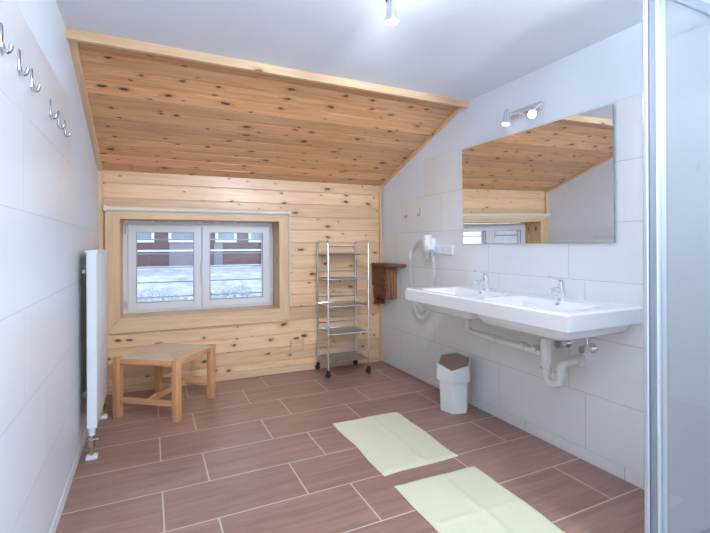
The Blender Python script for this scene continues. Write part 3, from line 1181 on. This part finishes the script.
obj('bowl_underside', bowl_under(1.262, 1.842), M['ceramic'], wb, True)
obj('bowl_underside', bowl_under(1.866, 2.395), M['ceramic'], wb, True)
for cy, hy in BOWLS:
    ov = nb()
    cyl(ov, (1.856, cy - 0.02, 0.823), (1.848, cy - 0.02, 0.815), 0.009, seg=16)
    obj('overflow_ring', ov, M['grey_pl'], wb, True)
    dr = nb()
    cyl(dr, (1.74, cy, 0.752), (1.74, cy, 0.763), 0.028, 0.024, 20)
    obj('drain_plug', dr, M['chrome'], wb, True)


def faucet(y, label):
    f = thing('faucet', label, 'faucet', (1.925, y, SZ + 0.0005), 0, 'chrome mixer taps on the washbasin')
    f.scale = (0.82, 0.82, 0.80)
    b = nb()
    cyl(b, (0, 0, 0), (0, 0, 0.008), 0.027, 0.025, 24)
    cyl(b, (0, 0, 0.006), (-0.008, 0, 0.098), 0.0225, 0.021, 24)
    obj('body', b, M['chrome'], f, True)
    b = nb()
    tube(b, [(-0.004, 0, 0.058), (-0.055, 0, 0.072), (-0.118, 0, 0.066)], [0.017, 0.014, 0.012], 16)
    cyl(b, (-0.108, 0, 0.066), (-0.110, 0, 0.050), 0.011, seg=16)
    obj('spout', b, M['chrome'], f, True)
    b = nb()
    cyl(b, (-0.008, 0, 0.099), (-0.012, 0, 0.124), 0.021, 0.018, 24)
    box(b, -0.105, 0.004, -0.011, 0.011, -0.005, 0.005, 0.004, 2, Matrix.Translation((-0.012, 0, 0.126)) @ Matrix.Rotation(R(14), 4, 'Y'))
    obj('lever', b, M['chrome'], f, True)
    return f


faucet(1.555, 'chrome mixer tap on the washbasin, nearer the shower cabin')
faucet(2.110, 'chrome mixer tap on the washbasin, nearer the pine wall')

# ================================================================== DRAIN PIPES
dp = thing('drain_pipe', 'white plastic drain pipe with a trap running under the washbasin', 'pipe', (0, 0, 0))
PX = 1.855
SZB = SZ - 0.1425
obj('tailpiece', cyl(nb(), (PX, 2.215, SZB), (PX, 2.215, 0.630), 0.015, seg=16), M['chrome'], dp, True, label='chrome waste stub under the far bowl')
b = nb()
cyl(b, (PX, 2.215, 0.662), (PX, 2.215, 0.634), 0.026, seg=20)
obj('lock_nut', b, M['chrome'], dp, True)
obj('cross_pipe', tube(nb(), smooth_path([(PX, 2.215, 0.636), (PX, 2.215, 0.600), (PX, 2.205, 0.574), (PX, 2.165, 0.562)], 5) + [Vector((PX, 1.62, 0.548))], 0.0205, 16), M['pipe'], dp, True)
for y in (1.965, 1.745, 1.660):
    obj('coupling', cyl(nb(), (PX, y + 0.017, 0.557), (PX, y - 0.017, 0.556), 0.027, seg=20), M['pipe'], dp, True)
obj('tailpiece', cyl(nb(), (PX, 1.600, SZB), (PX, 1.600, 0.590), 0.016, seg=16), M['chrome'], dp, True)
obj('inlet_tee', cyl(nb(), (PX, 1.600, 0.632), (PX, 1.600, 0.500), 0.028, seg=20), M['pipe'], dp, True)
tp = [(PX, 1.600, 0.506), (PX, 1.600, 0.450)]
tp += [(PX + 0.02 * (1 - math.cos(q)) * 0.5, 1.600 - 0.035 * (1 - math.cos(q)), 0.445 - 0.040 * math.sin(q)) for q in (0.4, 0.8, 1.2, 1.57, 1.95, 2.35, 2.75, 3.14)]
tp += [(PX + 0.02, 1.530, 0.47)]
tp += [(PX + 0.02 + 0.045 * (1 - math.cos(q)), 1.530, 0.475 + 0.040 * math.sin(q)) for q in (0.5, 1.0, 1.57)]
obj('trap', tube(nb(), tp, 0.0205, 16), M['pipe'], dp, True)
for (p, q) in (((PX, 1.600, 0.478), (PX, 1.600, 0.452)), ((PX + 0.02, 1.530, 0.450), (PX + 0.02, 1.530, 0.474))):
    obj('coupling', cyl(nb(), p, q, 0.028, seg=20), M['pipe'], dp, True)
obj('outlet_pipe', cyl(nb(), (PX + 0.05, 1.530, 0.515), (XRT - 0.001, 1.530, 0.515), 0.021, seg=18), M['pipe'], dp, True)
obj('wall_flange', cyl(nb(), (XRT - 0.045, 1.530, 0.515), (XRT - 0.001, 1.530, 0.515), 0.030, 0.034, 22), M['pipe'], dp, True)
b = nb()
tube(b, smooth_path([(1.83, 2.20, 0.665), (1.84, 2.12, 0.668), (1.86, 2.03, 0.678)], 6), 0.003, 6)
obj('pop_up_rod', b, M['chrome'], dp, True)


def angle_valve(y, z, label):
    v = thing('angle_valve', label, 'valve', (XRT - 0.0005, y, z), 0, 'chrome angle valves under the washbasin')
    obj('rosette', cyl(nb(), (0, 0, 0), (-0.006, 0, 0), 0.027, 0.024, 22), M['chrome'], v, True)
    b = nb()
    cyl(b, (-0.004, 0, 0), (-0.055, 0, 0), 0.011, seg=16)
    cyl(b, (-0.040, 0, 0), (-0.040, 0, 0.026), 0.010, seg=14)
    obj('body', b, M['chrome'], v, True)
    b = nb()
    cyl(b, (-0.055, 0, 0), (-0.084, 0, 0), 0.022, 0.019, 10)
    obj('knob', b, M['chrome'], v, True)
    obj('supply_tube', tube(nb(), smooth_path([(-0.040, 0, 0.024), (-0.040, 0.004, 0.07), (-0.05, 0.01, SZB - z)], 6), 0.005, 8), M['chrome'], v, True)


angle_valve(1.606, 0.590, 'chrome angle valve under the basin, the one nearer the bin')
angle_valve(1.462, 0.592, 'chrome angle valve under the basin, the one nearer the shower')

# ================================================================== MIRROR AND LAMP
mi = thing('mirror', 'large rectangular frameless mirror above the washbasin', 'mirror', (0, 0, 0))
my0, my1, mz0, mz1 = 1.339, 2.446, 1.1255, 1.793
TILT = R(0.85)
mt4 = Matrix.Translation((XRT - 0.006, 0, mz0)) @ Matrix.Rotation(-TILT, 4, 'Y')
b = nb()
box(b, -0.0052, -0.0050, my0 + 0.001, my1 - 0.001, 0.001, mz1 - mz0 - 0.001, mtx=mt4)
obj('glass', b, M['mirror'], mi)
b = nb()
box(b, -0.0049, 0.0, my0, my1, 0.0, mz1 - mz0, mtx=mt4)
obj('backing', b, M['mirror_edge'], mi)
for y in (my0 + 0.2, my1 - 0.2):
    for zz in (0.05, 0.60):
        obj('hanger', box(nb(), XRT - 0.0075 - zz * 0.012, XRT - 0.0005, y - 0.02, y + 0.02, mz0 + zz - 0.02, mz0 + zz + 0.02), M['grey_pl'], mi)


def add_lamp(name, loc, power, parent, size=0.03, spot=None, direction=None):
    ld = bpy.data.lights.new(name, 'SPOT' if spot else 'POINT')
    ld.energy = power
    ld.color = LAMP_COL
    ld.shadow_soft_size = size
    if spot:
        ld.spot_size = R(spot)
        ld.spot_blend = 0.7
    lo = bpy.data.objects.new(name, ld)
    COL.objects.link(lo)
    lo.location = loc
    if direction:
        lo.rotation_euler = Vector(direction).to_track_quat('-Z', 'Y').to_euler()
    lo.parent = parent
    return lo


def spot_head(parent, pivot, direction, length=0.075, rad=0.026, power=10.0, col='chrome', cone=None):
    """one adjustable head: shell, glowing lens, and its own light just in front"""
    d = Vector(direction).normalized()
    p = Vector(pivot)
    a0, a1 = p - d * length * 0.5, p + d * length * 0.5
    b = nb()
    tube(b, [a0, a0 + d * 0.012, a1 - d * 0.03, a1], [rad * 0.55, rad * 0.72, rad * 0.78, rad], 20)
    hd = obj('head', b, M[col], parent, True)
    obj('lens', cyl(nb(), a1 - d * 0.004, a1 + d * 0.008, rad * 0.95, rad * 0.85, 20), M['lens'], hd, True)
    add_lamp('bulb', a1 + d * 0.045, power, parent, 0.03, cone, d)
    return hd


ml = thing('mirror_lamp', 'chrome two-spot lamp on the wall above the mirror', 'lamp', (0, 0, 0))
obj('base_plate', box(nb(), XR - 0.024, XR - 0.001, 1.765, 1.990, 1.888, 1.936, 0.004), M['chrome'], ml, True)
for y, zc, d in ((1.966, 1.893, (-0.10, 0.05, -1.0)), (1.778, 1.868, (-0.55, -0.60, -0.50))):
    b = nb()
    tube(b, [(XR - 0.022, y - 0.035, 1.912), (XR - 0.050, y - 0.025, 1.908), (XR - 0.075, y, zc + 0.008)], 0.007, 10)
    obj('arm', b, M['chrome'], ml, True)
    spot_head(ml, (XR - 0.082, y, zc), d, 0.085, 0.024, W_MIRROR, cone=140)


def ceiling_bar(name, label, x, ys, power, cones, aims, drop=0.085):
    c = thing(name, label, 'lamp', (0, 0, 0))
    obj('rail', box(nb(), x - 0.053, x - 0.017, ys[0] - 0.12, ys[-1] + 0.015, ZR - 0.026, ZR - 0.0005, 0.004), M['chrome'], c, True)
    for y, cone, w, d in zip(ys, cones, power, aims):
        obj('stem', cyl(nb(), (x - 0.030, y, ZR - 0.02), (x, y, ZR - drop), 0.006, seg=10), M['alu_d'], c, True)
        spot_head(c, (x + 0.002, y, ZR - drop), d, 0.075, 0.027, w, cone=cone)


DOWN = (0.14, 0.16, -1.0)
ceiling_bar('ceiling_spotlight', 'chrome ceiling spotlight with a lit head, cut off by the top edge', 0.868, (0.20, 0.52, 1.28, 1.485), W_CEIL,
            (None, None, 100, None), (DOWN, DOWN, (0.12, 1.0, -0.50), DOWN))  # only the last head is in view; the other three are added fill
ceiling_bar('added_rear_fill_bar', 'added fill-light bar over the near half of the bathroom, out of view', 1.30, (-0.70, -0.35, 0.0), W_REAR_FILL,
            (None, None, None), (DOWN, DOWN, DOWN), 0.30)  # unseen bar, added to brighten the room more evenly

# ================================================================== HAIR DRYER + SOCKET
hdry = thing('hair_dryer', 'white wall-mounted hair dryer with a coiled cord left of the washbasin', 'hair dryer', (0, 0, 0))
DX, DY = 1.965, 2.815
b = nb()
tube(b, [(DX, DY, 1.196), (DX, DY, 1.192), (DX, DY, 1.120), (DX, DY, 1.070), (DX, DY, 1.062)], [0.030, 0.036, 0.036, 0.032, 0.026], 24)
obj('body', b, M['white_pl'], hdry, True)
b = nb()
tube(b, [(DX, DY, 1.066), (DX, DY, 1.040), (DX, DY, 1.016)], [0.025, 0.027, 0.025], 20)
obj('nozzle', b, M['grey_pl'], hdry, True)
b = nb()
tube(b, smooth_path([(DX, DY + 0.02, 1.165), (DX, DY + 0.10, 1.160), (DX + 0.005, DY + 0.18, 1.125), (DX + 0.01, DY + 0.25, 1.07), (DX + 0.015, DY + 0.268, 1.005)], 7), 0.015, 14)
obj('handle', b, M['white_pl'], hdry, True)
b = nb()
box(b, DX + 0.020, XRT - 0.001, DY - 0.03, DY + 0.03, 1.06, 1.175, 0.006)
box(b, DX - 0.03, DX + 0.03, DY - 0.052, DY - 0.034, 1.075, 1.11, 0.005)
obj('wall_holder', b, M['white_pl'], hdry, True)
path = smooth_path([(DX + 0.015, 3.083, 1.01), (DX + 0.016, 3.078, 0.90), (DX + 0.017, 3.062, 0.76), (DX + 0.02, 3.045, 0.63), (DX + 0.022, 2.99, 0.552), (DX + 0.022, 2.93, 0.530),
                    (DX + 0.022, 2.86, 0.560), (DX + 0.02, 2.80, 0.66), (DX + 0.017, 2.775, 0.78), (DX + 0.016, 2.752, 0.92), (DX + 0.015, 2.766, 1.06)], 6)
obj('coiled_cord', tube(nb(), helix_along(path, 0.0105, 0.0165, 8), 0.0042, 5), M['white_pl'], hdry, True)
b = nb()
cyl(b, (XRT - 0.001, 2.935, 0.622), (XRT - 0.030, 2.935, 0.622), 0.040, 0.034, 24)
obj('plug_socket', b, M['white_pl'], hdry, True)

so = thing('wall_socket', 'white triple wall socket on the tiles between hair dryer and mirror', 'socket', (XRT - 0.0005, 2.678, 1.078))
obj('cover', box(nb(), -0.010, 0.0, -0.108, 0.108, -0.038, 0.038, 0.003), M['white_pl'], so, True)
for y in (-0.071, 0.0, 0.071):
    b = nb()
    box(b, -0.0125, -0.009, y - 0.033, y + 0.033, -0.033, 0.033, 0.002, 1)
    tube(b, [(-0.012, y, 0), (-0.015, y, 0)], [0.024, 0.022], 22)
    ins = obj('insert', b, M['white_pl'], so, True)
    if y < 0.05:
        for e in (-0.0095, 0.0095):
            obj('pin_hole', cyl(nb(), (-0.0148, y + e, 0), (-0.0154, y + e, 0), 0.0026, seg=10), M['grey_pl'], ins, True)

# ================================================================== WASTE BIN
bn = thing('waste_bin', 'white plastic waste bin with a taupe swing lid under the washbasin', 'bin', (1.874, 2.372, 0))
ANG0 = math.atan2(-0.067, -0.072)
RB = 0.107


def hexa(r, rot=0.0):
    return [(r * math.cos(ANG0 + rot + k * math.pi / 3), r * math.sin(ANG0 + rot + k * math.pi / 3)) for k in range(6)]


obj('body', prism(nb(), hexa(RB * 0.92), 0.0, 0.245, 1.08, (0, 0)), M['bin'], bn)
# collar with a sloping rim: low at the front corner, high at the back
zr = [0.288, 0.318, 0.352, 0.364, 0.352, 0.318]


def collar():
    b = nb()
    po, pi = hexa(RB * 1.17), hexa(RB * 1.09)
    lo = [b.verts.new((*p, 0.212)) for p in po]
    hi = [b.verts.new((p[0] * 0.965, p[1] * 0.965, z)) for p, z in zip(po, zr)]
    hi2 = [b.verts.new((p[0] * 0.965, p[1] * 0.965, z)) for p, z in zip(pi, zr)]
    lo2 = [b.verts.new((*p, 0.212)) for p in pi]
    for A, B in ((lo, hi), (hi, hi2), (hi2, lo2), (lo2, lo)):
        for i in range(6):
            j = (i + 1) % 6
            b.faces.new((A[i], A[j], B[j], B[i]))
    return b


obj('lid_collar', collar(), M['bin'], bn)


def flap():
    b = nb()
    pi = hexa(RB * 0.985)
    hi = [b.verts.new((p[0], p[1], z - 0.006)) for p, z in zip(pi, zr)]
    lo = [b.verts.new((p[0] * 0.97, p[1] * 0.97, z - 0.022)) for p, z in zip(pi, zr)]
    c0 = b.verts.new((pi[1][0] * 0.35 + pi[0][0] * .2, pi[1][1] * 0.35 + pi[0][1] * .2, 0.332))
    for i in range(6):
        j = (i + 1) % 6
        b.faces.new((hi[i], hi[j], c0))
        b.faces.new((lo[i], lo[j], hi[j], hi[i]))
    b.faces.new(lo[::-1])
    return b


obj('swing_flap', flap(), M['taupe'], bn)


# ================================================================== BATH MATS
def mat_bm(cor, fold_u, seed, folds_v=()):
    """thin towel through four floor corners (far-left, far-right, near-right, near-left)"""
    b = nb()
    nx, ny = 34, 50
    c = [Vector((p[0], p[1], 0)) for p in cor]
    g = []
    for j in range(ny + 1):
        row = []
        for i in range(nx + 1):
            u, v = i / nx, j / ny
            p = (c[0].lerp(c[1], u)).lerp(c[3].lerp(c[2], u), v)
            e = noise.noise(Vector((u * 2 + seed, v * 3, seed)))
            f = noise.noise(Vector((u * 2 + seed + 9, v * 3, seed)))
            p += Vector((e * 0.012, f * 0.012, 0))
            z = 0.0065 + 0.003 * (1 + noise.noise(Vector((u * 3, v * 4, seed + 3))))
            z += 0.007 * math.exp(-((u - fold_u) / 0.03) ** 2)
            for fv in folds_v:
                z += 0.005 * math.exp(-((v - fv) / 0.018) ** 2)
            edge = min(u, 1 - u, v, 1 - v)
            if edge < 0.03:
                z = 0.0035 + (z - 0.0035) * edge / 0.03
            p.z = z
            row.append(b.verts.new(p))
        g.append(row)
    for j in range(ny):
        for i in range(nx):
            b.faces.new((g[j][i], g[j][i + 1], g[j + 1][i + 1], g[j + 1][i]))
    bd = [e for e in b.edges if e.is_boundary]
    r = bmesh.ops.extrude_edge_only(b, edges=bd)
    for v in r['geom']:
        if isinstance(v, bmesh.types.BMVert):
            v.co.z = 0.0006
    return b


tag(obj('bath_mat', mat_bm([(1.030, 2.505), (1.492, 2.492), (1.470, 1.832), (1.022, 1.828)], 0.55, 1.0), M['terry'], smooth=True),
    'pale green bath mat lying nearer the bin', 'bath mat', 'pale green bath mats')
tag(obj('bath_mat', mat_bm([(1.017, 1.730), (1.473, 1.712), (1.452, 1.060), (0.998, 1.085)], 0.53, 5.0, (0.5,)), M['terry'], smooth=True),
    'pale green creased bath mat nearer the camera, cut off by the lower edge', 'bath mat', 'pale green bath mats')

# ================================================================== SHOWER CABIN
sc = thing('shower_cabin', 'glazed shower cabin with aluminium profiles at the right edge', 'shower', (0, 0, 0))
GX, GY = 1.500, 0.885
b = nb()
box(b, GX - 0.02, XRT - 0.0105, -0.02, 0.990, 0.0005, 0.032, 0.006)
obj('tray', b, M['ceramic'], sc, True)
cpst = nb()
box(cpst, GX - 0.010, GX - 0.001, GY - 0.008, GY + 0.006, 0.032, 2.01, 0.002, 1)
post = obj('corner_post', cpst, M['profile'], sc, label='white outer corner profile')
obj('seal_profile', box(nb(), GX - 0.001, GX + 0.032, GY - 0.014, GY + 0.012, 0.032, 2.01, 0.002, 1), M['alu_d'], post, label='dark grey seal profile')
obj('clip_profile', box(nb(), GX + 0.032, GX + 0.057, GY - 0.014, GY + 0.010, 0.032, 2.01, 0.003, 1), M['profile'], post)
obj('end_panel', box(nb(), GX + 0.06, XRT - 0.022, GY - 0.003, GY + 0.003, 0.06, 1.985), M['shower_glass'], sc)
obj('door_profile', box(nb(), GX + 0.062, GX + 0.092, GY - 0.012, GY + 0.012, 0.060, 1.985, 0.003, 1), M['alu'], sc)
obj('top_rail', box(nb(), GX + 0.058, XRT - 0.0005, GY - 0.012, GY + 0.012, 1.965, 2.005, 0.003, 1), M['alu_m'], sc)
obj('bottom_rail', box(nb(), GX + 0.06, XRT - 0.0005, GY - 0.012, GY + 0.012, 0.032, 0.066, 0.003, 1), M['alu_m'], sc)
obj('wall_profile', box(nb(), XRT - 0.024, XRT - 0.0005, GY - 0.012, GY + 0.012, 0.032, 1.99, 0.002, 1), M['alu'], sc)
obj('side_panel', box(nb(), GX + 0.045, GX + 0.051, 0.03, GY - 0.016, 0.06, 1.985), M['clear_glass'], sc)
obj('top_rail', box(nb(), GX + 0.034, GX + 0.058, 0.0, GY - 0.016, 1.965, 2.005, 0.003, 1), M['alu_m'], sc)
obj('bottom_rail', box(nb(), GX + 0.034, GX + 0.058, 0.0, GY - 0.016, 0.032, 0.060, 0.003, 1), M['alu'], sc)
obj('end_post', box(nb(), GX + 0.034, GX + 0.058, 0.0, 0.03, 0.032, 2.005, 0.003, 1), M['alu'], sc)
